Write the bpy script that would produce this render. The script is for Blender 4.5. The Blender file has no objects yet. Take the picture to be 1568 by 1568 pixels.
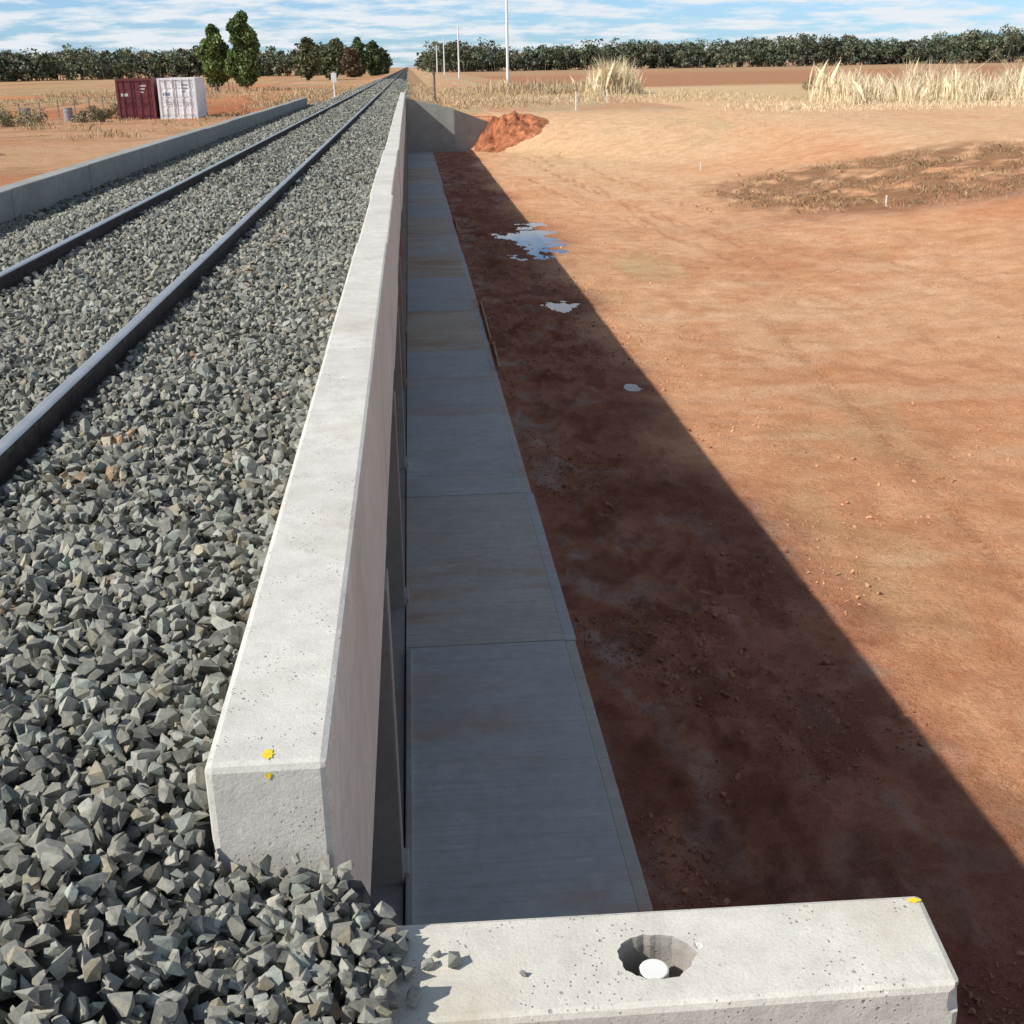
import bpy, bmesh, math, random
import numpy as np
from mathutils import Vector, Matrix
random.seed(3); rng=np.random.default_rng(7)
S=bpy.context.scene
COL=S.collection

# ---------------------------------------------------------------- helpers
def sm(t): 
    t=np.clip(t,0,1); return t*t*(3-2*t)
def vnoise(x,y,seed=0):
    xi=np.floor(x); yi=np.floor(y); fx=x-xi; fy=y-yi
    def h(a,b):
        v=np.sin(a*127.1+b*311.7+seed*74.7)*43758.5453
        return v-np.floor(v)
    fx=fx*fx*(3-2*fx); fy=fy*fy*(3-2*fy)
    return (h(xi,yi)*(1-fx)+h(xi+1,yi)*fx)*(1-fy)+(h(xi,yi+1)*(1-fx)+h(xi+1,yi+1)*fx)*fy
def fbm(x,y,o=4,seed=0):
    r=0;a=.5;t=0
    for i in range(o):
        r=r+a*vnoise(x*2**i+i*17.3,y*2**i-i*9.1,seed+i); t+=a; a*=.5
    return r/t
def mesh_np(name,V,F,mats=(),col=None,smooth=False,mi=None):
    V=np.asarray(V,np.float32); F=np.asarray(F,np.int32)
    m=bpy.data.meshes.new(name); k=F.shape[1]
    m.vertices.add(len(V)); m.vertices.foreach_set('co',V.ravel())
    m.loops.add(F.size); m.loops.foreach_set('vertex_index',F.ravel())
    m.polygons.add(len(F)); m.polygons.foreach_set('loop_start',np.arange(0,F.size,k,dtype=np.int32))
    m.polygons.foreach_set('loop_total',np.full(len(F),k,np.int32))
    if mi is not None: m.polygons.foreach_set('material_index',np.asarray(mi,np.int32))
    for t in mats: m.materials.append(t)
    m.update(calc_edges=True); m.validate()
    m.polygons.foreach_set('use_smooth',np.full(len(m.polygons),smooth))
    if col is not None:
        a=m.color_attributes.new('Col','FLOAT_COLOR','POINT')
        c=np.ones((len(V),4),np.float32); c[:,:3]=col; a.data.foreach_set('color',c.ravel())
    o=bpy.data.objects.new(name,m); COL.objects.link(o); return o

class MB:
    def __init__(s): s.v=[];s.f=[];s.m=[]
    def poly(s,pts,faces,m=0):
        b=len(s.v); s.v+= [tuple(p) for p in pts]
        for f in faces: s.f.append([b+i for i in f]); s.m.append(m)
    def box(s,x0,x1,y0,y1,z0,z1,m=0):
        s.poly([(x0,y0,z0),(x1,y0,z0),(x1,y1,z0),(x0,y1,z0),(x0,y0,z1),(x1,y0,z1),(x1,y1,z1),(x0,y1,z1)],
         [(0,3,2,1),(4,5,6,7),(0,1,5,4),(1,2,6,5),(2,3,7,6),(3,0,4,7)],m)
    def cyl(s,p0,p1,r0,r1=None,n=10,m=0):
        r1=r0 if r1 is None else r1
        p0=Vector(p0);p1=Vector(p1);d=(p1-p0).normalized()
        a=d.orthogonal().normalized(); b=d.cross(a)
        pts=[p0+(a*math.cos(t)+b*math.sin(t))*r0 for t in [2*math.pi*i/n for i in range(n)]]+\
            [p1+(a*math.cos(t)+b*math.sin(t))*r1 for t in [2*math.pi*i/n for i in range(n)]]
        fs=[(i,(i+1)%n,n+(i+1)%n,n+i) for i in range(n)]+[tuple(range(n-1,-1,-1)),tuple(range(n,2*n))]
        s.poly(pts,fs,m)
    def build(s,name,mats,bevel=0,loc=(0,0,0),rz=0,segs=2):
        me=bpy.data.meshes.new(name); me.from_pydata(s.v,[],s.f)
        for t in mats: me.materials.append(t)
        for p,i in zip(me.polygons,s.m): p.material_index=i
        me.update(); o=bpy.data.objects.new(name,me); COL.objects.link(o)
        o.location=loc; o.rotation_euler=(0,0,rz)
        if bevel:
            b=o.modifiers.new('b','BEVEL'); b.width=bevel; b.segments=segs; b.limit_method='ANGLE'
        return o

class NT:
    def __init__(s,name):
        s.mat=bpy.data.materials.new(name); s.mat.use_nodes=True; s.t=s.mat.node_tree
        s.b=s.t.nodes['Principled BSDF']; s.b.inputs['Roughness'].default_value=.9
        s.b.inputs['Specular IOR Level'].default_value=.25
        s.tc=s.t.nodes.new('ShaderNodeTexCoord').outputs['Object']
    def n(s,ty,**k):
        q=s.t.nodes.new(ty)
        for a,v in k.items(): setattr(q,a,v)
        return q
    def L(s,a,b): s.t.links.new(a,b)
    def noise(s,scale,detail=4,rough=.6,vec=None,stretch=None):
        q=s.n('ShaderNodeTexNoise'); q.inputs['Scale'].default_value=scale; q.inputs['Detail'].default_value=detail; q.inputs['Roughness'].default_value=rough
        v=vec or s.tc
        if stretch:
            mp=s.n('ShaderNodeMapping'); mp.inputs['Scale'].default_value=stretch; s.L(v,mp.inputs[0]); v=mp.outputs[0]
        s.L(v,q.inputs['Vector']); return q.outputs['Fac']
    def vor(s,scale,feature='F1'):
        q=s.n('ShaderNodeTexVoronoi',feature=feature); q.inputs['Scale'].default_value=scale; s.L(s.tc,q.inputs['Vector']); return q.outputs['Distance']
    def rng(s,f,a,b,c=0,d=1):
        q=s.n('ShaderNodeMapRange'); s.L(f,q.inputs[0])
        for i,v in enumerate((a,b,c,d)): q.inputs[i+1].default_value=v
        return q.outputs[0]
    def mix(s,f,a,b,bt='MIX'):
        q=s.n('ShaderNodeMix',data_type='RGBA',blend_type=bt)
        for sock,v in ((q.inputs[0],f),(q.inputs[6],a),(q.inputs[7],b)):
            if isinstance(v,(int,float)): sock.default_value=v
            elif isinstance(v,tuple): sock.default_value=(*v,1) if len(v)==3 else v
            else: s.L(v,sock)
        return q.outputs[2]
    def math(s,op,a,b=0.0):
        q=s.n('ShaderNodeMath',operation=op)
        for i,v in enumerate((a,b)):
            if isinstance(v,(int,float)): q.inputs[i].default_value=v
            else: s.L(v,q.inputs[i])
        return q.outputs[0]
    def col(s,c):
        if isinstance(c,tuple): s.b.inputs['Base Color'].default_value=(*c,1)
        else: s.L(c,s.b.inputs['Base Color'])
    def bump(s,h,strength=.5,dist=.01):
        q=s.n('ShaderNodeBump'); q.inputs['Strength'].default_value=strength; q.inputs['Distance'].default_value=dist
        if s.b.inputs['Normal'].links: s.L(s.b.inputs['Normal'].links[0].from_socket,q.inputs['Normal'])
        s.L(h,q.inputs['Height']); s.L(q.outputs[0],s.b.inputs['Normal'])
    def attr(s): 
        q=s.n('ShaderNodeAttribute'); q.attribute_name='Col'; return q.outputs['Color']

def simple(name,c,rough=.8,metal=0,var=.25,scale=6,bump=0):
    m=NT(name); f=m.noise(scale,3)
    m.col(m.mix(m.rng(f,.3,.7),tuple(x*(1-var) for x in c),tuple(min(1,x*(1+var)) for x in c)))
    m.b.inputs['Roughness'].default_value=rough; m.b.inputs['Metallic'].default_value=metal
    if bump: m.bump(m.noise(scale*6,3),.5,bump)
    return m.mat

def concrete(name,c,pores=1.0,stain=(.30,.24,.16),stain_amt=.25,broom=False,mottle=.16,stain_vec=(1,1,.35),stain_sc=.9):
    m=NT(name)
    a=m.noise(1.3,5,.65); b=m.noise(9,5,.72); g=m.noise(130,2,.7)
    base=m.mix(m.rng(a,.3,.7),tuple(x*(1-mottle) for x in c),tuple(x*(1+mottle*.6) for x in c))
    base=m.mix(m.rng(b,.45,.70,0,.65),base,tuple(x*.72 for x in c))
    base=m.mix(m.rng(b,.40,.28,0,.7),base,tuple(min(1,x*1.18) for x in c))
    st=m.noise(stain_sc,5,.7,stretch=stain_vec)
    base=m.mix(m.rng(st,.50,.66,0,stain_amt),base,stain)
    base=m.mix(m.rng(g,.42,.7,0,.32),base,tuple(x*.55 for x in c))
    if pores>0:
        gate=m.noise(6,2)
        v=m.vor(22); msk=m.math('MULTIPLY',m.rng(v,.14,.07),m.rng(gate,.53,.60))
        v2=m.vor(60); msk2=m.math('MULTIPLY',m.rng(v2,.19,.10),m.rng(gate,.48,.56))
        pm=m.math('MULTIPLY',m.math('MAXIMUM',msk,msk2),pores)
        base=m.mix(m.math('MULTIPLY',pm,.75),base,tuple(x*.28 for x in c))
        m.bump(m.math('SUBTRACT',m.math('MULTIPLY',g,.35),pm),.7,.004)
    m.bump(b,.4,.009)
    if broom:
        w=m.noise(3,4,.78,stretch=(.3,9,1)); m.bump(w,.6,.009)
        base=m.mix(m.rng(w,.46,.64,0,.42),base,tuple(x*.62 for x in c))
    m.col(base); m.b.inputs['Roughness'].default_value=.88
    return m.mat

# ---------------------------------------------------------------- world / sun
D=Vector((.723,.289,-.626)).normalized()
elev=math.asin(-D.z); rot=math.atan2(-D.x,-D.y)
w=bpy.data.worlds.new("World"); S.world=w; w.use_nodes=True
t=w.node_tree; bg=t.nodes['Background']; 
sky=t.nodes.new('ShaderNodeTexSky'); sky.sky_type='NISHITA'; sky.sun_disc=False
sky.sun_elevation=elev; sky.sun_rotation=rot; sky.air_density=1.0; sky.dust_density=.3; sky.ozone_density=1.0; sky.altitude=200
tc=t.nodes.new('ShaderNodeTexCoord'); sp=t.nodes.new('ShaderNodeSeparateXYZ'); t.links.new(tc.outputs['Generated'],sp.inputs[0])
def wm(op,a,b):
    q=t.nodes.new('ShaderNodeMath'); q.operation=op
    for i,v in enumerate((a,b)):
        if isinstance(v,(int,float)): q.inputs[i].default_value=v
        else: t.links.new(v,q.inputs[i])
    return q.outputs[0]
zz=wm('ADD',wm('MAXIMUM',sp.outputs[2],0.0),.10)
cb=t.nodes.new('ShaderNodeCombineXYZ'); t.links.new(wm('DIVIDE',sp.outputs[0],zz),cb.inputs[0]); t.links.new(wm('DIVIDE',sp.outputs[1],zz),cb.inputs[1])
cb.inputs[2].default_value=3.7
nz=t.nodes.new('ShaderNodeTexNoise'); nz.inputs['Scale'].default_value=2.2; nz.inputs['Detail'].default_value=6; nz.inputs['Roughness'].default_value=.62
t.links.new(cb.outputs[0],nz.inputs['Vector'])
mr=t.nodes.new('ShaderNodeMapRange'); t.links.new(nz.outputs['Fac'],mr.inputs[0]); mr.inputs[1].default_value=.42; mr.inputs[2].default_value=.57; mr.inputs[4].default_value=.95
fade=t.nodes.new('ShaderNodeMapRange'); t.links.new(sp.outputs[2],fade.inputs[0]); fade.inputs[1].default_value=.08; fade.inputs[2].default_value=.45; fade.inputs[3].default_value=1; fade.inputs[4].default_value=.3
cm=wm('MULTIPLY',mr.outputs[0],fade.outputs[0])
low=t.nodes.new('ShaderNodeMapRange'); t.links.new(sp.outputs[2],low.inputs[0]); low.inputs[1].default_value=0; low.inputs[2].default_value=.25; low.inputs[3].default_value=1; low.inputs[4].default_value=.1
blue=t.nodes.new('ShaderNodeMix'); blue.data_type='RGBA'; blue.blend_type='MULTIPLY'; t.links.new(low.outputs[0],blue.inputs[0])
t.links.new(sky.outputs[0],blue.inputs[6]); blue.inputs[7].default_value=(.55,.90,1.55,1)
mx=t.nodes.new('ShaderNodeMix'); mx.data_type='RGBA'; t.links.new(cm,mx.inputs[0]); t.links.new(blue.outputs[2],mx.inputs[6]); mx.inputs[7].default_value=(7.9,8.3,8.7,1)
t.links.new(mx.outputs[2],bg.inputs[0]); bg.inputs[1].default_value=.105
sl=bpy.data.lights.new('sun','SUN'); sl.energy=5; sl.angle=math.radians(.53); sl.color=(1,.96,.89)
so=bpy.data.objects.new('sun',sl); COL.objects.link(so); so.rotation_euler=D.to_track_quat('-Z','Y').to_euler(); so.location=(-20,-10,30)
S.view_settings.view_transform='Standard'; S.view_settings.look='None'; S.view_settings.exposure=0

# ---------------------------------------------------------------- camera
cd=bpy.data.cameras.new('camera'); cam=bpy.data.objects.new('camera',cd); COL.objects.link(cam); S.camera=cam
cd.sensor_width=36; cd.lens=42.5; cd.clip_start=.05; cd.clip_end=12000
cam.matrix_world=Matrix.Translation((0,0,1.5))@Matrix.Rotation(math.radians(-4.27),4,'Z')@Matrix.Rotation(math.radians(90-20.3),4,'X')@Matrix.Rotation(math.radians(-1.0),4,'Z')

YE=80.0
# ---------------------------------------------------------------- terrain
PUD=[(3.5,38.8,.72,4.0,.085),(3.25,27.0,.36,.75,.085),(3.5,19.6,.16,.28,.07),(2.0,33.5,.25,1.2,.04)]
def tracks(x,y):
    """tyre ruts: returns 0..1 mask"""
    r=np.zeros(np.broadcast(x,y).shape)
    for c,k,am,ph in ((5.6,.06,.8,0.),(7.3,.06,.8,0.),(9.5,-.05,1.5,1.),(11.1,-.05,1.5,1.),(14.5,-.12,2.0,2.2),(16.2,-.12,2.0,2.2)):
        xc=c+k*(y-10)+am*np.sin(y*.06+ph)
        r=np.maximum(r,np.exp(-((x-xc)/.17)**2)*sm((vnoise(y*.12+c*3,x*0,9)-.25)*3))
    for c,k,ph in ((22.,-.9,0.),(23.8,-.9,0.),(36,-1.3,1.),(37.8,-1.3,1.)):
        yc=c+k*(x-6)+.8*np.sin(x*.4+ph)
        r=np.maximum(r,np.exp(-((y-yc)/.22)**2)*sm((vnoise(x*.3+c,y*0,8)-.3)*3)*.8)
    # chevron tread breakup
    tread=.55+.45*np.sign(np.sin(y*38+np.abs(np.sin(x*9))*3))
    return r*tread*(y>6)*(y<74)*sm((x-2.2)/1.5)
def terr(x,y,detail=True):
    x=np.asarray(x,float); y=np.asarray(y,float)
    sx=sm((x-7)/26)
    y0=np.where(x<5.3,YE+1.6,np.maximum(YE-1.5-2.0*(x-5.3),42)); wd=np.where(x<5.3,1.4,np.minimum(5+2.2*(x-5.3),32))
    sy=sm((y-y0)/wd)
    zr=-3.62+2.1*(1-(1-sx)*(1-sy))
    zl=-1.55+.65*np.exp(-np.clip(-6-x,0,99)/2.5)
    z=np.where(x<-2.6,zl,zr)
    z=np.where((x>-5.75)&(x<-.22)&(y>2.2)&(y<YE+.2),-3.75,z)
    dx=np.abs(x+2.6)
    emb=-.44-np.clip(dx-2.3,0,99)*.33
    z=np.where(y>YE+.25,np.maximum(z,np.where((x>-.2),np.minimum(emb,-.44-2.2*np.clip(YE+1.8-y,0,9)),emb)),z)
    fill=-.52-.75*np.clip(x-.2,0,99)-np.where(x>-.2,1.0,0)*1.0*np.clip(y-1.9,0,99)
    fill=np.where(x<-5.9,-.6-.3*(-5.9-x),fill)
    z=np.where(y<2.1+np.where(x>1.2,5,0),np.maximum(z,fill),z)
    far=np.clip((np.hypot(x,y)-60)/200,0,1)
    z=z+(fbm(x/40,y/40,3,5)-.5)*.9*far*np.where(np.abs(x+2.6)>8,1,0)
    if detail:
        op=((x>-.2)|(x<-5.9))&(y>2.4)
        moist_shade=np.exp(-((x-2.2)/1.3)**2)*(y<YE)
        z=z+op*((fbm(x*.9,y*.9,4,1)-.5)*.12*sm((x-1.3)/1.5)+(fbm(x*4,y*4,4,2)-.5)*(.045+.10*moist_shade)*sm((x-1.30)/.3+.05))
        rid=np.abs(fbm(x*2.2,y*1.3,4,7)-.5)*2
        z=z+op*moist_shade*sm((.16-rid)/.16)*.05*sm((x-1.5)/.4)
        z=z+op*.022*np.exp(-((x-1.35)/.09)**2)*sm((fbm(x*5,y*.35,4,17)-.52)*8)*(y<YE)
        z=z-op*.04*tracks(x,y)
        wd_=np.exp(-(((x-18.5)/6.5)**4+((y-46)/7)**4)); z=z+wd_*((fbm(x*.6,y*.6,4,6)-.45)*.3+(fbm(x*2.4,y*2.4,3,16)-.5)*.22)
    for (px,py,rx,ry,dp) in PUD:
        z=z-dp*np.exp(-(((x-px)/rx)**2+((y-py)/ry)**2))
    return z
def ax(*segs):
    a=[]
    for s in segs:
        if isinstance(s,tuple): a+=list(np.arange(s[0],s[1],s[2]))
        else: a+=list(s)
    return np.unique(np.round(np.array(a),4))
xs=ax(-np.geomspace(60,4000,40),(-60,-6.2,1.2),[-6.1,-5.92,-5.72,-5.5,-4.6,-4,-3,-2,-1,-.6,-.27,-.21],(-.2,4.5,.045),(4.5,8,.07),(8,14,.12),(14,45,.3),(45,100,1.5),np.geomspace(100,4000,34))
ys=ax((-20,1.9,1.0),[1.95,2.08,2.12,2.3,2.36],(2.4,5,.25),(5,14,.05),(14,30,.09),(30,54,.16),(54,80,.35),[80.1,80.22,80.28],(80.32,95,.4),(95,200,2),np.geomspace(200,6000,60))
X,Y=np.meshgrid(xs,ys); Z=terr(X,Y)
nx,ny=len(xs),len(ys)
idx=np.arange(nx*ny).reshape(ny,nx)
F=np.stack([idx[:-1,:-1],idx[:-1,1:],idx[1:,1:],idx[1:,:-1]],-1).reshape(-1,4)
def lerp(a,b,f): return a+(b-a)*f[...,None]
C=np.zeros(X.shape+(3,))+np.array([.80,.425,.225])
n1=fbm(X*.12,Y*.07,5,11); n2=fbm(X*.5,Y*.25,4,12); n3=fbm(X*.03,Y*.03,4,13); n4=fbm(X*1.7,Y*.8,5,14)
C=lerp(C,np.array([.84,.505,.285]),sm((n1-.42)*4)*.8)
C=lerp(C,np.array([.72,.31,.145]),sm((n2-.52)*6)*.55)
C=lerp(C,np.array([.68,.32,.165]),sm((n4-.54)*7)*.5)
C=lerp(C,np.array([.87,.58,.36]),sm((fbm(X*.35,Y*1.1,4,15)-.58)*7)*.4)
C=lerp(C,np.array([.62,.26,.12]),np.exp(-(((X-9.5)/2.6)**2+((Y-33)/4)**2))*sm((n2-.35)*4)*.6)
pale=sm((Y-40+(n1-.5)*44)/42)*sm((X-3)/4)
C=lerp(C,np.array([.80,.56,.33]),pale*.72)
straw=sm((n3*1.0+n2*.6+(Y-60)/160-.78)*4)*(X>3)
C=lerp(C,np.array([.66,.49,.27]),straw*.85)
weed=np.exp(-(((X-18.5)/6.5)**4+((Y-46)/7)**4))
C=lerp(C,np.array([.34,.19,.10]),sm(weed*1.8*(n2+.3))*sm((n4-.28)*5)*.9)
ditch=np.exp(-(((X-17)/9)**2+((Y-39.3)/1.6)**2)); C=lerp(C,np.array([.45,.22,.14]),ditch*.45)
field=sm((Y-150)/15)*(X>12)
C=lerp(C,np.array([.42,.19,.095]),field*.85)
C=lerp(C,np.array([.46,.32,.18]),sm((Y-330)/100)*(X>12)*.7)
C=lerp(C,np.array([.62,.31,.165]),tracks(X,Y)*.75)
moist_shade=sm((4.2+(n2-.5)*1.8-X)/1.1)*(Y<YE+1)*(X>-.3)  # damp mud strip; its colour also deepens the shadow of the wall
C=lerp(C,np.array([.44,.18,.105]),moist_shade*.92)
gray=sm((fbm(X*3.2,Y*1.8,5,21)-.52)*10)*np.exp(-((X-1.62)/.34)**2)*(Y<YE)
C=lerp(C,np.array([.50,.40,.33]),gray*.65)
C=lerp(C,np.array([.45,.33,.27]),sm((fbm(X*2.5,Y*1.5,5,25)-.60)*12)*moist_shade*.45)
dark=sm((fbm(X*3.0,Y*1.6,6,22)-.50)*8)*moist_shade
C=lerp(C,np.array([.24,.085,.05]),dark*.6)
dark=sm((fbm(X*.9,Y*.5,6,27)-.50)*6)*moist_shade
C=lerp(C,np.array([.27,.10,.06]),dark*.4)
for (px,py,rx,ry,dp) in PUD:
    g=np.exp(-(((X-px)/(rx*1.7))**2+((Y-py)/(ry*1.5))**2)); C=lerp(C,np.array([.26,.11,.065]),g*.8)
left=(X<-5.8)
CL=np.zeros_like(C)+np.array([.58,.27,.13]); CL=lerp(CL,np.array([.62,.39,.22]),sm((fbm(X*.10,Y*.06,5,31)-.45)*6))
CL=lerp(CL,np.array([.42,.34,.18]),sm((fbm(X*.05,Y*.04,4,32)-.62+np.clip((Y-150)/500,0,.22))*6)*.7)
CL=lerp(CL,np.array([.46,.15,.065]),np.exp(-(((X+14)/18)**2+((Y-108)/26)**2))*.85)
CL=lerp(CL,np.array([.36,.19,.11]),sm((fbm(X*.6,Y*.35,5,33)-.52)*7)*.45)
C=np.where(left[...,None],CL,C)
side=(Y>YE)&(np.abs(X+2.6)<22)&(X>-3)
CS=np.zeros_like(C)+np.array([.58,.33,.18]); CS=lerp(CS,np.array([.50,.40,.23]),sm((fbm(X*.3,Y*.1,4,41)-.45)*6))
C=lerp(C,CS,np.where(side,sm((Y-YE)/10)*.8,0.0)*np.ones_like(X))
m=NT('red_soil'); a=m.attr()
f1=m.noise(1.7,6,.74); f2=m.noise(14,5,.78); f3=m.noise(75,2,.7)
c=m.mix(m.rng(f1,.38,.62,0,1),m.mix(1.0,a,(.86,.78,.72),'MULTIPLY'),m.mix(1.0,a,(1.06,1.08,1.10),'MULTIPLY'))
c=m.mix(m.rng(f2,.50,.66,0,.65),c,m.mix(1.0,a,(.72,.55,.46),'MULTIPLY'))
c=m.mix(m.rng(f3,.55,.7,0,.6),c,m.mix(1.0,a,(.55,.40,.34),'MULTIPLY'))
c=m.mix(m.rng(f3,.40,.28,0,.5),c,m.mix(1.0,a,(1.15,1.3,1.45),'MULTIPLY'))
m.col(c); m.bump(f2,1.0,.07); m.bump(f3,.6,.012); m.b.inputs['Roughness'].default_value=.95; m.b.inputs['Specular IOR Level'].default_value=.1
soil=m.mat
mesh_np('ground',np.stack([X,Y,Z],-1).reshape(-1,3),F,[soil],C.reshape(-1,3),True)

m=NT('muddy_water'); m.col((.10,.055,.035)); m.b.inputs['Roughness'].default_value=.03; m.b.inputs['IOR'].default_value=1.33; m.b.inputs['Specular IOR Level'].default_value=.8
water=m.mat
for (px,py,rx,ry,dp) in PUD[:3]:
    zc=float(terr(np.array([px]),np.array([py]),False)[0])
    n=40; pts=[(px+math.cos(a)*rx*1.6,py+math.sin(a)*ry*1.5,zc+dp*.66) for a in [2*math.pi*i/n for i in range(n)]]
    o=MB(); o.poly(pts,[tuple(range(n))]); o.build('puddle',[water])

# ---------------------------------------------------------------- concrete structure
c_light=concrete('precast_concrete',(.69,.66,.585),1.0,mottle=.13,stain=(.47,.39,.27),stain_amt=.4)
c_shaded=concrete('shaded_concrete',(.36,.36,.325),.5,mottle=.2)  # darker base colour carries the shade of the left parapet's track-side face
c_wing=concrete('wing_concrete',(.70,.66,.565),1.0,mottle=.15,stain=(.50,.42,.28),stain_amt=.5)
c_grey=concrete('grey_concrete',(.36,.33,.29),.6,stain=(.36,.19,.10),stain_amt=.6)
XL,XR=-.54,-.253
mb=MB(); y=2.44; k=0
joints=[]
L=4.44
while y<YE-.5:
    y1=min(y+L,YE); dxx=random.uniform(-.013,.013)*(k>0); dz=random.uniform(-.014,.005)*(k>0)
    mb.box(XL+dxx,XR+dxx,y+.008,y1-.008,-1.2+dz,0+dz); joints.append(y1)
    y=y1;k+=1
wall=mb.build('culvert_parapet_wall',[c_light],bevel=.020)
# dark mortar packer inside the joints
mb=MB()
for j in joints[:-1]: mb.box(XL+.04,XR-.035,j-.012,j+.012,-1.1,-.04)
mb.build('joint_sealant',[simple('dark_sealant',(.10,.095,.085))])
mb=MB(); y=-4.2
while y<71:
    dxx=random.uniform(-.008,.008); dz=random.uniform(-.01,.01)
    mb.box(-5.92+dxx,-5.63+dxx,y+.016,y+L-.016,-2.2,dz-.02); y+=L
mb.build('culvert_parapet_wall',[c_shaded],bevel=.02)
mb=MB()
mb.box(-5.6,XR-.03,2.5,YE,-1.45,-1.225)
mb.box(-5.6,-5.4,2.5,YE,-3.8,-1.46)
mb.box(-5.6,XR-.02,2.3,2.5,-3.8,-.62)
mb.box(-5.6,XR+.004,YE-.3,YE,-3.8,-1.46)
for j in joints[:-1]:
    mb.box(-5.39,XR-.005,j-.17,j-.006,-3.72,-1.452); mb.box(-5.39,XR-.009,j+.006,j+.17,-3.72,-1.452)
    mb.box(XR-.10,XR+.03,j-.14,j+.14,-3.7,-3.52)
mb.box(-5.39,XR-.012,2.5,YE,-3.8,-3.6)
mb.build('box_culvert',[c_grey],bevel=.010)
mats=[]
for i,cc in enumerate([(.49,.48,.445),(.51,.465,.39),(.46,.465,.44),(.52,.43,.32)]):
    mats.append(concrete('apron_concrete_%d'%i,cc,.25,stain=(.43,.23,.11),stain_amt=[.5,.85,.5,.95][i],broom=True,stain_vec=(.5,1.3,1),stain_sc=.7))
mb=MB(); ya=2.36; secs=[10.2,14.4,18.6,22.7,26.7,31.1,35.5,39.9,44.3,48.7,53.1,57.5,61.9,66.3,70.7,75.1,YE]
order=[0,1,0,2,3,2,3,1,3,2,1,0,1,3,0,2,0]
for e,s in zip(secs,order):
    g=.014 if abs(e-10.2)<.1 or abs(e-26.7)<.1 else .005
    dz=random.uniform(-.006,.006)
    mb.box(XR-.001,1.235,ya+g,e-g,-3.85,-3.585+dz,s)
    mb.box(1.238,1.345+random.uniform(-.015,.01),ya+g,e-g,-3.85,-3.595+dz*.5,(s+1)%2)
    ya=e
mb.build('apron_slab',mats,bevel=.006)
mb=MB(); mb.box(XR+.001,XR+.055,2.4,10.1,-3.7,-3.555); mb.build('concrete_nib',[c_grey],bevel=.01)
mb=MB()
for y0,y1 in ((21.0,23.2),(23.5,27.5),(40,44),(52,57)):
    mb.poly([(1.37,y0,-3.7),(1.41,y0,-3.7),(1.45,y1,-3.7),(1.41,y1,-3.7),(1.37,y0,-3.53),(1.41,y0,-3.53),(1.45,y1,-3.55),(1.41,y1,-3.55)],[(0,3,2,1),(4,5,6,7),(0,1,5,4),(1,2,6,5),(2,3,7,6),(3,0,4,7)])
mb.build('formwork_board',[simple('muddy_timber',(.36,.22,.13),.9,0,.4,8,.004)])

mb=MB(); mb.poly([(-.9,2.035,-4),(1.13,2.035,-4),(1.165,2.345,-4),(-.9,2.375,-4),(-.9,2.035,-.4),(1.125,2.035,-.4),(1.155,2.345,-.4),(-.9,2.375,-.4)],
 [(0,3,2,1),(4,5,6,7),(0,1,5,4),(1,2,6,5),(2,3,7,6),(3,0,4,7)])
wing=mb.build('culvert_wing_wall',[c_wing,c_grey],bevel=.018)
bm=bmesh.new(); n=36
rngs=[(-.66,.080),(-.47,.081),(-.425,.081),(-.405,.085),(-.38,.096)]
rows=[]
wob=[random.uniform(-.05,.05) for _ in range(n)]
for z,r in rngs:
    e=1.8 if z>-.43 else .5
    rows.append([bm.verts.new((.472+math.cos(2*math.pi*i/n)*r*(1+e*(.04*math.sin(3*i*2*math.pi/n+1)+wob[i]*.8)),2.190+math.sin(2*math.pi*i/n)*r*(.86+e*wob[(i*5)%n]*.8),z)) for i in range(n)])
for a,b in zip(rows,rows[1:]):
    for i in range(n): bm.faces.new((a[i],a[(i+1)%n],b[(i+1)%n],b[i]))
bm.faces.new(rows[0][::-1]); bm.faces.new(rows[-1])
me=bpy.data.meshes.new('cut'); bm.to_mesh(me); me.materials.append(c_wing); me.materials.append(c_grey)
for p in me.polygons: p.material_index=1
cut=bpy.data.objects.new('cut',me); COL.objects.link(cut)
cuts=[cut]
def chip(x,y,z,r,sd):
    rr=random.Random(sd); bm=bmesh.new(); bmesh.ops.create_icosphere(bm,subdivisions=3,radius=r)
    for v in bm.verts: v.co*=1+rr.uniform(-.12,.12)
    bmesh.ops.translate(bm,verts=bm.verts,vec=(x,y,z)); me=bpy.data.meshes.new('cut2'); bm.to_mesh(me); c2=bpy.data.objects.new('cut2',me); COL.objects.link(c2); cuts.append(c2)
chip(1.145,2.01,-.44,.062,1); chip(.575,2.215,-.392,.014,2); chip(.73,2.02,-.40,.016,4); chip(.95,2.022,-.398,.02,5); chip(1.05,2.02,-.402,.016,6); chip(1.175,2.2,-.405,.018,7)
for c_ in cuts:
    b=wing.modifiers.new('h','BOOLEAN'); b.operation='DIFFERENCE'; b.object=c_; b.solver='EXACT'
bpy.context.view_layer.update()
dg=bpy.context.evaluated_depsgraph_get(); nm=bpy.data.meshes.new_from_object(wing.evaluated_get(dg)); wing.modifiers.clear(); wing.data=nm
for c_ in cuts: bpy.data.objects.remove(c_)
white=simple('white_plastic',(.78,.78,.74),.5,0,.05)
mb=MB(); mb.cyl((.470,2.192,-.66),(.470,2.192,-.458),.025,n=24); mb.cyl((.470,2.192,-.458),(.470,2.192,-.436),.034,n=24)
mb.build('pipe_cap',[white],bevel=.004)
yel=simple('yellow_paint',(.85,.62,.04),.6,0,.15,60)
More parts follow.
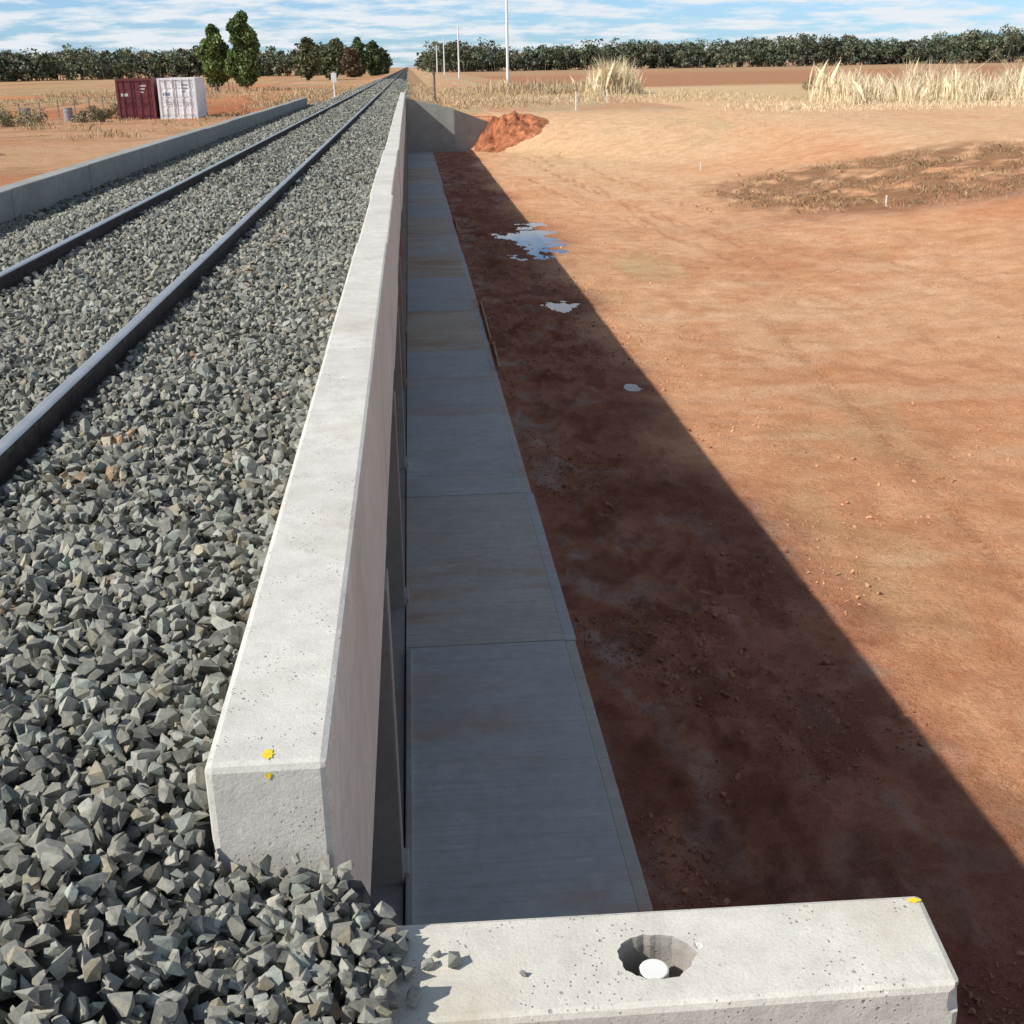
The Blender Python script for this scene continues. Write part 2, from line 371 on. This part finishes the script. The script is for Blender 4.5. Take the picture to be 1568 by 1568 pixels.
def patch(name,cx,cy,cz,rx,ry,tilt=0):
    n=18; pts=[]
    for i in range(n):
        a=2*math.pi*i/n; q=random.uniform(.65,1.15)
        pts.append((cx+math.cos(a)*rx*q,cy+math.sin(a)*ry*q*math.cos(tilt),cz+math.sin(a)*ry*q*math.sin(tilt)))
    o=MB(); o.poly(pts,[tuple(range(n))]); o.build(name,[yel])
patch('yellow_paint_mark',-.395,2.488,.0025,.015,.024)
patch('yellow_paint_mark',-.392,2.4455,-.030,.008,.010,math.pi/2)
patch('yellow_paint_mark',1.125,2.318,-.3975,.016,.010)

mb=MB()
def wallseg(p0,p1,z0,z1,zb,th,m=0):
    d=Vector((p1[0]-p0[0],p1[1]-p0[1])).normalized(); nn=Vector((-d.y,d.x))*th
    a=(p0[0],p0[1]);b=(p1[0],p1[1]);c_=(b[0]+nn.x,b[1]+nn.y);e=(a[0]+nn.x,a[1]+nn.y)
    mb.poly([(*a,zb),(*b,zb),(*c_,zb),(*e,zb),(*a,z0),(*b,z1),(*c_,z1),(*e,z0)],[(0,3,2,1),(4,5,6,7),(0,1,5,4),(1,2,6,5),(2,3,7,6),(3,0,4,7)],m)
wallseg((XR+.01,YE-.02),(2.75,YE-.02),-.35,-1.0,-4,.3)
wallseg((2.76,YE-.02),(5.0,YE+.9),-1.05,-1.9,-4,.3)
mb.build('culvert_wing_wall',[c_shaded],bevel=.015)

# ---------------------------------------------------------------- track
def bz(x,y):
    x=np.asarray(x,float);y=np.asarray(y,float)
    z=-.125-.02*sm((x+1.6)/.6)-.32*sm((-3.9-x)/1.3)
    near=sm((2.75-y)/.5)
    pile=-.14-.195*sm((x+.86)/.50)-.045*sm((x+.3)/.2)
    z=np.where(x>-.95,z*(1-near)+pile*near,z)
    far=y>YE
    z=np.where(far,-.14-.35*np.clip(np.abs(x+2.6)-1.5,0,9),z)
    z=z+(fbm(x*2.2,y*2.2,3,51)-.5)*.06*np.where((x<-1.55)&(x>-3.6),.5,1)
    return z
m=NT('ballast_base'); v=m.vor(17); f=m.noise(25,3)
c=m.mix(m.rng(v,.0,.6),(.16,.16,.145),(.03,.03,.028)); c=m.mix(m.rng(f,.5,.7,0,.4),c,(.2,.18,.14)); m.col(c); m.bump(v,1,.04)
bb=m.mat
gx=ax((-5.63,-.54,.12),[-.545]); gy=ax((-3,30,.15),(30,80,.5),[80])
GX,GY=np.meshgrid(gx,gy); GZ=bz(GX,GY)-.038
idx=np.arange(GX.size).reshape(GX.shape); F=np.stack([idx[:-1,:-1],idx[:-1,1:],idx[1:,1:],idx[1:,:-1]],-1).reshape(-1,4)
V1=np.stack([GX,GY,GZ],-1).reshape(-1,3)
gx=ax((-.545,.1,.07)); gy=ax((-3,2.3,.1),[2.3,2.43]); GX,GY=np.meshgrid(gx,gy); GZ=np.minimum(bz(GX,GY)-.035,-.25)-.25*sm((GX+.20)/.12)
idx=np.arange(GX.size).reshape(GX.shape)+len(V1); F2=np.stack([idx[:-1,:-1],idx[:-1,1:],idx[1:,1:],idx[1:,:-1]],-1).reshape(-1,4)
V2=np.stack([GX,GY,GZ],-1).reshape(-1,3)
gx=np.arange(-5.6,.41,.5); gy=np.concatenate([np.arange(80.01,200,4),np.geomspace(200,4000,50)]); GX,GY=np.meshgrid(gx,gy); GZ=np.maximum(bz(GX,GY)-.02,-.8)
idx=np.arange(GX.size).reshape(GX.shape)+len(V1)+len(V2); F3=np.stack([idx[:-1,:-1],idx[:-1,1:],idx[1:,1:],idx[1:,:-1]],-1).reshape(-1,4)
V3=np.stack([GX,GY,GZ],-1).reshape(-1,3)
mesh_np('ballast_bed',np.concatenate([V1,V2,V3]),np.concatenate([F,F2,F3]),[bb],smooth=True)

def hull_template(seed,npt):
    r=random.Random(seed); bm=bmesh.new()
    sc=(1.0,r.uniform(.58,.9),r.uniform(.42,.75))
    for i in range(npt):
        v=Vector((r.uniform(-1,1),r.uniform(-1,1),r.uniform(-1,1)))
        mxx=max(abs(v.x),abs(v.y),abs(v.z)); v=v/mxx*r.uniform(.78,1); ln=v.length
        if ln>1.22: v*=1.22/ln
        bm.verts.new((v.x*sc[0],v.y*sc[1],v.z*sc[2]))
    res=bmesh.ops.convex_hull(bm,input=bm.verts)
    dl=[g for g in res['geom_interior'] if isinstance(g,bmesh.types.BMVert)]
    if dl: bmesh.ops.delete(bm,geom=dl,context='VERTS')
    bmesh.ops.triangulate(bm,faces=bm.faces)
    bm.verts.ensure_lookup_table(); bm.verts.index_update()
    V=np.array([v.co[:] for v in bm.verts]); F=np.array([[v.index for v in f.verts] for f in bm.faces]); bm.free(); return V,F
TEMP=[hull_template(i,random.choice([9,11,13,16])) for i in range(48)]
LOW=[hull_template(100+i,7) for i in range(12)]
def rots(n):
    q=rng.normal(size=(n,4)); q/=np.linalg.norm(q,axis=1)[:,None]
    w_,x,y,z=q.T
    return np.stack([1-2*(y*y+z*z),2*(x*y-z*w_),2*(x*z+y*w_),2*(x*y+z*w_),1-2*(x*x+z*z),2*(y*z-x*w_),2*(x*z-y*w_),2*(y*z+x*w_),1-2*(x*x+y*y)],-1).reshape(n,3,3)
def scatter(P,size,colr,T):
    n=len(P); pick=rng.integers(0,len(T),n); R=rots(n); Vs=[];Fs=[];Cs=[];off=0
    for i,(tv,tf) in enumerate(T):
        s=np.where(pick==i)[0]
        if not len(s): continue
        v=np.einsum('nij,vj->nvi',R[s],tv)*size[s][:,None,None]+P[s][:,None,:]
        k=len(tv); Vs.append(v.reshape(-1,3)); Cs.append(np.repeat(colr[s],k,0))
        Fs.append((tf[None]+(np.arange(len(s))*k)[:,None,None]+off).reshape(-1,3)); off+=len(s)*k
    return np.concatenate(Vs),np.concatenate(Fs),np.concatenate(Cs)
def stonecol(n):
    b=np.array([.285,.277,.238])[None]*rng.uniform(.55,1.35,(n,1))
    u=rng.random(n)[:,None]; b=np.where(u<.07,b*np.array([1.12,1.05,.90]),b); b=np.where((u>.1)&(u<.25),b*np.array([.92,1.01,1.03]),b)
    b=np.where((u>.996),np.array([.38,.31,.22])*rng.uniform(.8,1.1,(n,1)),b); return b
def field_(x0,x1,y0,y1,s,jit=.5):
    gx=np.arange(x0,x1,s); gy=np.arange(y0,y1,s); A,B=np.meshgrid(gx,gy); A=A.ravel()+rng.uniform(-jit,jit,A.size)*s; B=B.ravel()+rng.uniform(-jit,jit,B.size)*s
    lat=A-.0745*B; k=(np.abs(lat)<.47*B+1.6); return A[k],B[k]
Vs=[];Fs=[];Cs=[];off=0
def rail_clear(A,s): return (np.abs(A+1.82)>.05+s*.8)&(np.abs(A+3.325)>.05+s*.8)
for (y0,y1,s,lay,sz,T) in ((.2,9,.045,(( -.022,1),(.004,.8),(.024,.28)),.0295,TEMP),(9,18,.055,((-.015,1),(.012,.55)),.033,TEMP),(18,38,.075,((-.01,1),(.012,.4)),.042,LOW),(38,YE,.12,((0,1),),.056,LOW),(YE,180,.22,((0,1),),.10,LOW)):
    for dz,dens in lay:
        A,B=field_(-5.6 if y0<YE else -5.4,.05,y0,y1,s)
        k=rng.random(A.size)<dens
        sz_=sz*rng.uniform(.5,1.35,A.size)*np.where(rng.random(A.size)<.08,1.3,1)
        k&=rail_clear(A,sz_)
        if y0<YE: k&=(A+sz_*.9<XL)|((B+sz_*1.0<2.44)&(A<-.12+.03*np.sin(B*9)))
        k&=~((B>2.32)&(A>-.20)&(y0<YE))
        k&=~((A>-.19)&(dz>.01)&(y0<YE))
        A=A[k];B=B[k];sz_=sz_[k]
        Zs=bz(A,B)+dz+rng.uniform(-.014,.014,A.size)
        cc=stonecol(A.size)
        q=((np.abs(A+1.42)<.11)&((B%.61)<.16)&(rng.random(A.size)<.4)&(B<14)&(vnoise(A*0+1,np.floor(B/.61)*3.3,3)>.35))
        cc[q]=np.array([.42,.29,.18])*rng.uniform(.7,1.1,(q.sum(),1))
        v,f,c=scatter(np.stack([A,B,Zs],-1),sz_,cc,T)
        Vs.append(v);Fs.append(f+off);Cs.append(c);off+=len(v)
n=560; A=rng.uniform(-.62,-.12,n); B=rng.uniform(1.2,2.41,n); k=(A<-.2)|(B<2.32); A=A[k];B=B[k]
zz_=np.maximum(-.385,bz(A,B)+.022)+rng.uniform(-.01,.022,len(A))
v,f,c=scatter(np.stack([A,B,zz_],-1),rng.uniform(.018,.036,len(A)),stonecol(len(A)),TEMP); Vs.append(v);Fs.append(f+off);Cs.append(c);off+=len(v)
P=np.array([(.012,2.205,-.384),(-.045,2.20,-.386),(-.02,2.235,-.39),(.17,2.155,-.392),(-.09,2.17,-.37),(-.07,2.10,-.375),(-.105,2.23,-.36)]); sz_=np.array([.026,.02,.012,.012,.027,.03,.028])
v,f,c=scatter(P,sz_,stonecol(len(P)),TEMP); Vs.append(v);Fs.append(f+off);Cs.append(c);off+=len(v)
m=NT('crushed_basalt'); a=m.attr(); f1=m.noise(48,4,.72)
c=m.mix(m.rng(f1,.32,.68,0,1),m.mix(1.0,a,(.70,.72,.74),'MULTIPLY'),m.mix(1.0,a,(1.25,1.22,1.15),'MULTIPLY'))
m.col(c); m.bump(f1,.5,.004); m.b.inputs['Roughness'].default_value=.85
mesh_np('ballast_gravel',np.concatenate(Vs),np.concatenate(Fs),[m.mat],np.concatenate(Cs))

steel=simple('polished_rail_steel',(.55,.55,.53),.42,.75,.12,3); 
rust=simple('rusty_rail_steel',(.065,.05,.042),.85,.1,.4,12,.002)
prof=[(-.07,-.168),(.07,-.168),(.07,-.158),(.012,-.138),(.009,-.05),(.036,-.036),(.036,-.010),(.030,-.003),(.018,0),(-.018,0),(-.030,-.003),(-.036,-.010),(-.036,-.036),(-.009,-.05),(-.012,-.138),(-.07,-.158)]
def rail(xc):
    ysr=[-4,0,10,30,80,200,500,1200,4000]; V=[];Fq=[];mi=[]
    for y in ysr: V+=[(xc+px,y,pz) for px,pz in prof]
    n=len(prof)
    for j in range(len(ysr)-1):
        for i in range(n):
            Fq.append((j*n+i,j*n+(i+1)%n,(j+1)*n+(i+1)%n,(j+1)*n+i)); mi.append(0 if i in (6,7,8,9,10) else 1)
    return mesh_np('railway_rail',V,Fq,[steel,rust],mi=mi)
rail(-1.82); rail(-3.325)
mb=MB(); y=-.7
while y<100:
    ya=y-(y%.61)
    mb.box(-3.82,-1.30,ya,ya+.22,-.33,-.172,0)
    if y<60:
        for xc in (-1.82,-3.325):
            for s in (-1,1):
                mb.box(xc+s*.085-.03,xc+s*.085+.03,ya+.06,ya+.14,-.172,-.118,1)
    y+=.61
mb.build('railway_sleepers',[simple('weathered_timber',(.33,.22,.13),.9,0,.35,5,.004),rust])

# clods & pebbles
n=52000; A=np.where(rng.random(n)<.45,1.4+np.abs(rng.normal(0,1.6,n)),rng.uniform(1.4,14,n)); B=5+rng.random(n)**1.4*55
k=rng.random(n)<np.where(A<4,1,.9)*sm((fbm(A*.9,B*.6,5,61)-.46)*8); A=A[k];B=B[k]; n=len(A)
sz_=rng.uniform(.005,.017,n)*np.where(rng.random(n)<.10,2.3,1)
cc=np.where((A<4)[:,None],np.array([.36,.16,.09]),np.array([.70,.38,.21]))*rng.uniform(.55,1.15,(n,1))
v,f,c=scatter(np.stack([A,B,terr(A,B)+sz_*.3],-1),sz_,cc,TEMP)
m=NT('clod_soil'); m.col(m.attr()); mesh_np('soil_clods',v,f,[m.mat],c)

# red spoil heap at the far wing
gx=np.linspace(-1,1,90); GX,GY=np.meshgrid(gx,gx); R=np.hypot(GX,GY)
wx=6.3+GX*3.1; wy=80.4+GY*2.8
hh=sm(1-R)*(.55+1.6*(fbm(GX*3.2+5,GY*3,4,71)-.42))+(fbm(GX*9,GY*9,4,72)-.5)*.45*np.clip(1.0-R,0,1)**.5
idx=np.arange(GX.size).reshape(GX.shape); F=np.stack([idx[:-1,:-1],idx[:-1,1:],idx[1:,1:],idx[1:,:-1]],-1).reshape(-1,4)
tz=terr(wx,wy,False)
mesh_np('soil_heap',np.stack([wx,wy,tz-.08+hh],-1).reshape(-1,3),F,[simple('fresh_red_soil',(.40,.15,.07),.95,0,.5,2.2,.1)],smooth=False)

# ---------------------------------------------------------------- vegetation
leafm=NT('foliage'); leafm.col(leafm.attr()); leafm.b.inputs['Roughness'].default_value=.7
leafm=leafm.mat
bark=simple('bark',(.20,.16,.12),.95,0,.35,3)
def leaves(cent,rad,n,size,col,fl=.35):
    k=len(cent); p_=(rad.prod(1)**.67); pick=rng.choice(k,n,p=p_/p_.sum())
    d=rng.normal(size=(n,3)); d/=np.linalg.norm(d,axis=1)[:,None]
    P=cent[pick]+d*rad[pick]*(rng.random(n)**fl)[:,None]
    a=rng.normal(size=(n,3)); a/=np.linalg.norm(a,axis=1)[:,None]; b=np.cross(a,rng.normal(size=(n,3))); b/=np.linalg.norm(b,axis=1)[:,None]
    s=size*rng.uniform(.5,1.3,(n,1)); a*=s; b*=s*.6
    V=np.stack([P-a,P-b*.9,P+a,P+b],1).reshape(-1,3); F=np.arange(4*n).reshape(n,4)
    cc=np.asarray(col)[None]*rng.uniform(.6,1.4,(n,1))*(rng.uniform(.75,1.25,k)[pick][:,None])
    return V,F,np.repeat(cc,4,0)
def tree(name,x,y,h,w,col,n=5000,size=.3,trunk=.22,conic=.0,clumps=26,low=.14,seed=0):
    r=random.Random(seed); zb=float(terr(np.array([x]),np.array([y]))[0])-.1
    mb=MB(); top=h*.8
    mb.cyl((0,0,0),(.1,0,h*.35),trunk,trunk*.7,8); mb.cyl((.1,0,h*.35),(0,.1,top),trunk*.7,trunk*.15,8)
    cs=[];rs=[]
    for i in range(clumps):
        t_=low+(1-low)*(i+.5)/clumps
        prof_=math.sin(min(1,(t_-low)/(1-low)*1.0)**(.62 if conic else .8)*math.pi)**.6
        rr=w*.5*prof_; an=r.uniform(0,6.28); q=r.uniform(.15,.72)*rr
        c_=(math.cos(an)*q,math.sin(an)*q,t_*h*.94); cs.append(c_); s=w*r.uniform(.16,.25)*(.5+.5*prof_); rs.append((s,s,s*r.uniform(.8,1.2)))
        if i%2==0:
            z0=max(.12*h,c_[2]-.15*h); mb.cyl((0,0,z0),c_,trunk*.3,.03,5)
    V,F,c=leaves(np.array(cs),np.array(rs),n,size,col)
    p=bpy.data.objects.new(name,None); COL.objects.link(p); p.location=(x,y,zb)
    o=mb.build('trunk_and_limbs',[bark]); o.parent=p
    o=mesh_np('crown',V,F,[leafm],c); o.parent=p
    return p
G1=(.13,.175,.055)
tree('kurrajong_tree',-29.3,199,9.8,5.2,G1,11000,.27,.28,1,40,.15,1)
tree('kurrajong_tree',-24.4,196,11.4,5.8,(.11,.155,.05),14000,.27,.3,1,48,.13,2)
tree('kurrajong_tree',-25.3,330,10.6,7.5,(.12,.12,.06),5500,.38,.3,0,32,.10,3)
tree('gum_tree',-20.8,345,8.5,7.5,(.11,.125,.06),4000,.42,.25,0,28,.08,4)
tree('gum_tree',-23,420,12,10,(.12,.12,.06),4000,.5,.25,0,26,.15,5)
tree('gum_tree',-17.5,400,9,8,(.15,.11,.065),3000,.5,.25,0,24,.08,6)
tree('kurrajong_tree',-16.5,440,12.5,8,(.08,.12,.045),4000,.5,.3,0,28,.06,7)
tree('kurrajong_tree',-12.5,470,12,9,(.08,.11,.045),4000,.55,.3,0,28,.05,8)
tree('gum_tree',-11,560,11,10,(.09,.12,.06),3000,.6,.3,0,24,.04,9)
tree('gum_tree',-28,47,10.5,6,G1,4000,.3,.25,0,26,.25,10)
tree('gum_tree',-30,38,9,6,G1,3500,.3,.25,0,26,.25,11)
def treeline(name,pts,h,n_per=200):
    Vs=[];Fs=[];Cs=[];off=0; mb=MB()
    for (x,y,hs) in pts:
        hh=h*hs; zb=-2.2; w_=hh*rng.uniform(.45,1.05); k=rng.integers(7,13); lo=rng.uniform(.05,.36)
        zf=lo+(.95-lo)*rng.random(k)**.8
        spread=np.sqrt(np.clip(1-((zf-.58)/.5)**2,.15,1))
        cs=np.stack([x+rng.uniform(-.6,.6,k)*w_*spread,y+rng.uniform(-.4,.4,k)*w_,zb+hh*zf],-1); r0=w_*rng.uniform(.11,.24,k); rs=np.stack([r0,r0,r0*.75],-1)
        base=np.array([.115,.14,.085])*rng.uniform(.6,1.4)*np.array([rng.uniform(.9,1.25),1,1])
        v,f,c=leaves(cs,rs,n_per,.7,base); Vs.append(v);Fs.append(f+off);Cs.append(c);off+=len(v)
        if rng.random()<.7:
            xx=x+rng.uniform(-.2,.2)*w_; mb.cyl((xx,y,zb),(xx+rng.uniform(-1.5,1.5),y,zb+hh*.62),.2,.1,5)
    p=bpy.data.objects.new(name,None); COL.objects.link(p)
    o=mesh_np('crowns',np.concatenate(Vs),np.concatenate(Fs),[leafm],np.concatenate(Cs)); o.parent=p
    o=mb.build('trunks',[bark]); o.parent=p
def hmod(x,s): return .68+.48*float(fbm(np.array([x*.035]),np.array([s*7.7]),3,s)[0])
pr=[]
for i in range(1050):
    x=rng.uniform(12,470); d=abs(rng.normal(0,36)); pr.append((x,640-x*.10+d,hmod(x,91)*rng.uniform(.62,1.12)*(1.12 if rng.random()<.06 else 1)))
treeline('distant_tree_line',pr,14.6)
pl=[]
for i in range(780):
    x=-rng.uniform(30,400); d=abs(rng.normal(0,36)); pl.append((x,560+d+x*.15,hmod(x,92)*rng.uniform(.6,1.12)))
treeline('distant_tree_line',pl,12.8)
treeline('distant_tree_line',[(rng.uniform(9,30),rng.uniform(620,1000),rng.uniform(.6,1)) for _ in range(50)]+[(rng.uniform(-60,-16),rng.uniform(620,1000),rng.uniform(.6,1)) for _ in range(60)],12)

grm=NT('dry_grass'); grm.col(grm.attr()); grm.b.inputs['Roughness'].default_value=.8; grm=grm.mat
def blades(name,A,B,H,W,lean,col,var=(.7,1.25)):
    n=len(A); z=terr(A,B)-.03; an=rng.uniform(0,6.28,n); dx=np.cos(an);dy=np.sin(an); l=lean*H*rng.random(n)
    la=rng.uniform(0,6.28,n); tx=A+np.cos(la)*l; ty=B+np.sin(la)*l; mxm=.35
    P=lambda ox,oy,zz:np.stack([ox,oy,zz],-1)
    v=np.stack([P(A-dx*W,B-dy*W,z),P(A+dx*W,B+dy*W,z),P(A*(1-mxm)+tx*mxm+dx*W*.9,B*(1-mxm)+ty*mxm+dy*W*.9,z+H*.62),P(tx,ty,z+H*.95),P(A*(1-mxm)+tx*mxm-dx*W*.9,B*(1-mxm)+ty*mxm-dy*W*.9,z+H*.62)],1).reshape(-1,3)
    F=np.arange(5*n).reshape(n,5); c=np.repeat(np.asarray(col)[None]*rng.uniform(*var,(n,1)),5,0)
    return mesh_np(name,v,F,[grm],c)
def tufts(cx,cy,sx_,sy_,nt,per,rad,hp=1.5):
    tx=cx+rng.uniform(-1,1,nt)*sx_; ty=cy+rng.uniform(-1,1,nt)*sy_; tr=rad*rng.uniform(.5,1.5,nt)
    A=np.repeat(tx,per)+rng.normal(0,1,nt*per)*np.repeat(tr,per); B=np.repeat(ty,per)+rng.normal(0,1,nt*per)*np.repeat(tr,per); hs=np.repeat(.25+.85*rng.random(nt)**hp,per)
    return A,B,hs
STR=(.86,.74,.50)
A,B,h=tufts(41,93,9.5,6,75,120,.55,1.8); blades('tall_reed_grass',A,B,3.2*h*rng.uniform(.25,1.1,len(A)),.018,.65,STR,(.65,1.2))
A,B,h=tufts(61,100,12,8,90,80,.6); blades('tall_reed_grass',A,B,3.0*h*rng.uniform(.35,1.1,len(A)),.022,.55,STR,(.65,1.2))
A,B,h=tufts(21.0,131,2.3,3,18,140,.5,1.0); blades('tall_reed_grass',A,B,3.7*h*rng.uniform(.25,1.1,len(A)),.025,.6,STR,(.65,1.2))
A,B,h=tufts(15.0,142,6,8,60,70,.8); blades('tall_reed_grass',A,B,1.8*h*rng.uniform(.35,1.1,len(A)),.03,.7,(.62,.48,.30),(.5,1.3))
A,B,h=tufts(37,84,15,7,220,40,.9); blades('low_dry_grass',A,B,.45*h*rng.uniform(.3,1.1,len(A)),.016,.9,(.74,.61,.40))
A,B,h=tufts(20,118,12,18,240,40,.9); blades('low_dry_grass',A,B,.5*h*rng.uniform(.3,1.1,len(A)),.02,.9,(.66,.52,.32))
A,B,h=tufts(17,70,9,8,120,30,.6); blades('low_dry_grass',A,B,.16*h*rng.uniform(.3,1.1,len(A)),.010,1.2,(.68,.53,.34))
n=26000; A=18.5+rng.uniform(-9,9,n); B=46+rng.uniform(-9,9,n); k=(fbm(A*.8,B*.6,4,82)>.48)&((((A-18.5)/9)**2+((B-46)/8.5)**2)<rng.uniform(.5,1,n)); A=A[k];B=B[k]
blades('weed_patch',A,B,rng.uniform(.03,.20,len(A)),.009,1.6,(.44,.31,.17),(.25,1.5))
A,B,h=tufts(-22,78,12,16,70,40,.6); blades('roadside_grass',A,B,.45*h*rng.uniform(.3,1.1,len(A)),.02,.9,(.50,.38,.22))
A,B,h=tufts(-30,165,22,40,180,40,1.3); blades('roadside_grass',A,B,.7*h*rng.uniform(.3,1.1,len(A)),.035,.9,(.50,.40,.23))
A,B,h=tufts(6,137,5,43,300,36,.8); blades('verge_grass',A,B,.6*h*rng.uniform(.3,1.1,len(A)),.022,.9,(.58,.45,.27))
A,B,h=tufts(-10,145,3.4,40,150,36,.8); blades('verge_grass',A,B,.6*h*rng.uniform(.3,1.1,len(A)),.025,.9,(.50,.40,.24))
for i,(x,y,r_,hh,cc) in enumerate([(33,100,1.6,2.3,(.26,.25,.12)),(-24.3,80,1.8,.9,(.26,.23,.13)),(-21.3,90,1.4,.9,(.27,.23,.13)),(-28,84,2.2,1.1,(.25,.22,.13)),(-26.5,76,2.0,.8,(.30,.25,.15)),(-20.8,84,1.2,.7,(.28,.24,.14))]):
    k=11; cs=np.stack([rng.uniform(-1,1,k)*r_,rng.uniform(-.6,.6,k)*r_,rng.uniform(.05,.75,k)*hh],-1); rs=np.full((k,3),r_*.3)*rng.uniform(.5,1.2,(k,1))
    V,F,c=leaves(cs,rs,2600,.07,cc); o=mesh_np('dry_shrub',V,F,[leafm],c); o.location=(x,y,float(terr(np.array([x]),np.array([y]))[0]))

# ---------------------------------------------------------------- containers
def container(name,x,y,rz,c,mark):
    z=float(terr(np.array([x]),np.array([y]))[0])-.02
    pm=simple(name+'_paint',c,.55,0,.14,1.5); dk=simple(name+'_steel',tuple(q*.45 for q in c),.6,0,.2,3); wm_=simple(name+'_marking',mark,.6,0,.1,5)
    mb=MB(); W,L_,H_=2.44,6.06,2.59
    for cx in (0,W-.14):
        for cy in (0,L_-.14): mb.box(cx,cx+.14,cy,cy+.14,0,H_)
    mb.box(.14,W-.14,.01,.11,0,.16); mb.box(.14,W-.14,.01,.11,H_-.13,H_); mb.box(.14,W-.14,L_-.11,L_-.01,0,H_)
    for cx in (.01,W-.09): mb.box(cx,cx+.08,.14,L_-.14,0,.17); mb.box(cx,cx+.08,.14,L_-.14,H_-.09,H_)
    mb.box(.1,W-.1,.12,L_-.12,H_-.08,H_-.03)
    for side,s in ((W-.03,-1),(.03,1)):
        n=20; dy=(L_-.28)/n
        for i in range(n):
            y0=.14+i*dy; P=[(side,y0),(side,y0+dy*.35),(side+s*.045,y0+dy*.5),(side+s*.045,y0+dy*.85),(side,y0+dy)]
            for a,b in zip(P,P[1:]): mb.poly([(a[0],a[1],.17),(b[0],b[1],.17),(b[0],b[1],H_-.09),(a[0],a[1],H_-.09)],[(0,1,2,3)])
    for dx0,dx1 in ((.15,W/2-.012),(W/2+.012,W-.15)):
        mb.box(dx0,dx1,.05,.09,.17,H_-.14)
        for zz_ in (.3,.85,1.4,1.95): mb.box(dx0+.06,dx1-.06,.03,.05,zz_,zz_+.4)
        for q in (.28,.74):
            xx=dx0+(dx1-dx0)*q; mb.cyl((xx,.0,.08),(xx,.0,H_-.06),.022,n=8,m=0)
            for zz_ in (.2,1.2,2.3): mb.box(xx-.06,xx+.06,-.015,.03,zz_,zz_+.07,1)
        mb.box(dx0+.25,dx1-.2,-.03,-.01,1.05,1.09,1)
    for i in range(3):
        mb.box(W/2+.3,W/2+.3+.45-.1*i,.022,.029,2.1-.2*i,2.19-.2*i,2)
    mb.box(.3,.75,.022,.029,1.5,1.68,2)
    mb.build(name,[pm,dk,wm_],loc=(x,y,z),rz=rz)
container('shipping_container',-16.55,86.2,math.radians(3),(.85,.87,.87),(.25,.3,.4))
container('shipping_container',-19.35,86.6,math.radians(1.5),(.17,.05,.055),(.6,.6,.6))

# ---------------------------------------------------------------- poles, posts, fence
pw=simple('galvanised_white',(.78,.78,.76),.6,0,.08,1)
def pole(x,y,h,r=.17):
    z=float(terr(np.array([x]),np.array([y]))[0])-.2; mb=MB()
    mb.cyl((0,0,0),(0,0,h),r,r*.65,12); mb.box(-1.1,1.1,-.05,.05,h-.9,h-.78); 
    for q in (-1,-.45,.45,1): mb.cyl((q,0,h-.78),(q,0,h-.58),.05,n=6)
    mb.build('utility_pole',[pw],loc=(x,y,z))
for (x,y,h,r) in ((11.6,150,12.5,.19),(13,330,12.8,.25),(13.2,470,12.5,.27),(13.5,600,12.5,.3),(14,760,13,.3),(14.3,930,13,.3)): pole(x,y,h,r)
mb=MB(); mb.cyl((0,0,0),(0,0,2.3),.06,n=8); mb.box(-.22,.22,-.05,.05,1.5,2.2); mb.box(-.3,.3,-.3,.3,0,.35)
mb.build('trackside_marker_post',[pw],loc=(-6.1,106,-1.1))
mb=MB(); mb.cyl((0,0,0),(0,0,2.2),.09,n=8); mb.box(-.12,.12,-.12,.12,2.1,2.25); mb.build('timber_post',[bark],loc=(2.0,101,float(terr(np.array([2.]),np.array([101.]))[0])))
for (x,y,h) in ((11.4,87,1.2),(16.2,104,.9),(13.5,58,.3),(15.6,40,.3)):
    mb=MB(); mb.cyl((0,0,0),(0,0,h),.045 if h>.5 else .025,n=10); mb.cyl((0,0,h),(0,0,h+.05),.06 if h>.5 else .035,n=10); mb.build('survey_peg',[white],loc=(x,y,float(terr(np.array([x]),np.array([y]))[0])))
mb=MB(); fy=np.arange(70,230,5.0); prev=None
for y in fy:
    x=-25-.02*(y-70); z=float(terr(np.array([x]),np.array([y]))[0]); mb.cyl((x,y,z-.1),(x,y,z+1.2),.06,n=6)
    if prev:
        for q in (.4,.75,1.1): mb.cyl((prev[0],prev[1],prev[2]+q),(x,y,z+q),.012,n=4)
    prev=(x,y,z)
mb.build('wire_fence',[simple('weathered_grey_timber',(.30,.27,.23),.9)])
for (x,y) in ((-22.6,86.5),(-25.6,87.5)):
    mb=MB(); mb.cyl((0,0,0),(0,0,.85),.29,n=16)
    for zz_ in (.0,.28,.56,.83): mb.cyl((0,0,zz_),(0,0,zz_+.03),.305,n=16)
    mb.build('steel_drum',[simple('drum_grey',(.3,.31,.3),.6)],loc=(x,y,float(terr(np.array([x]),np.array([y]))[0])))
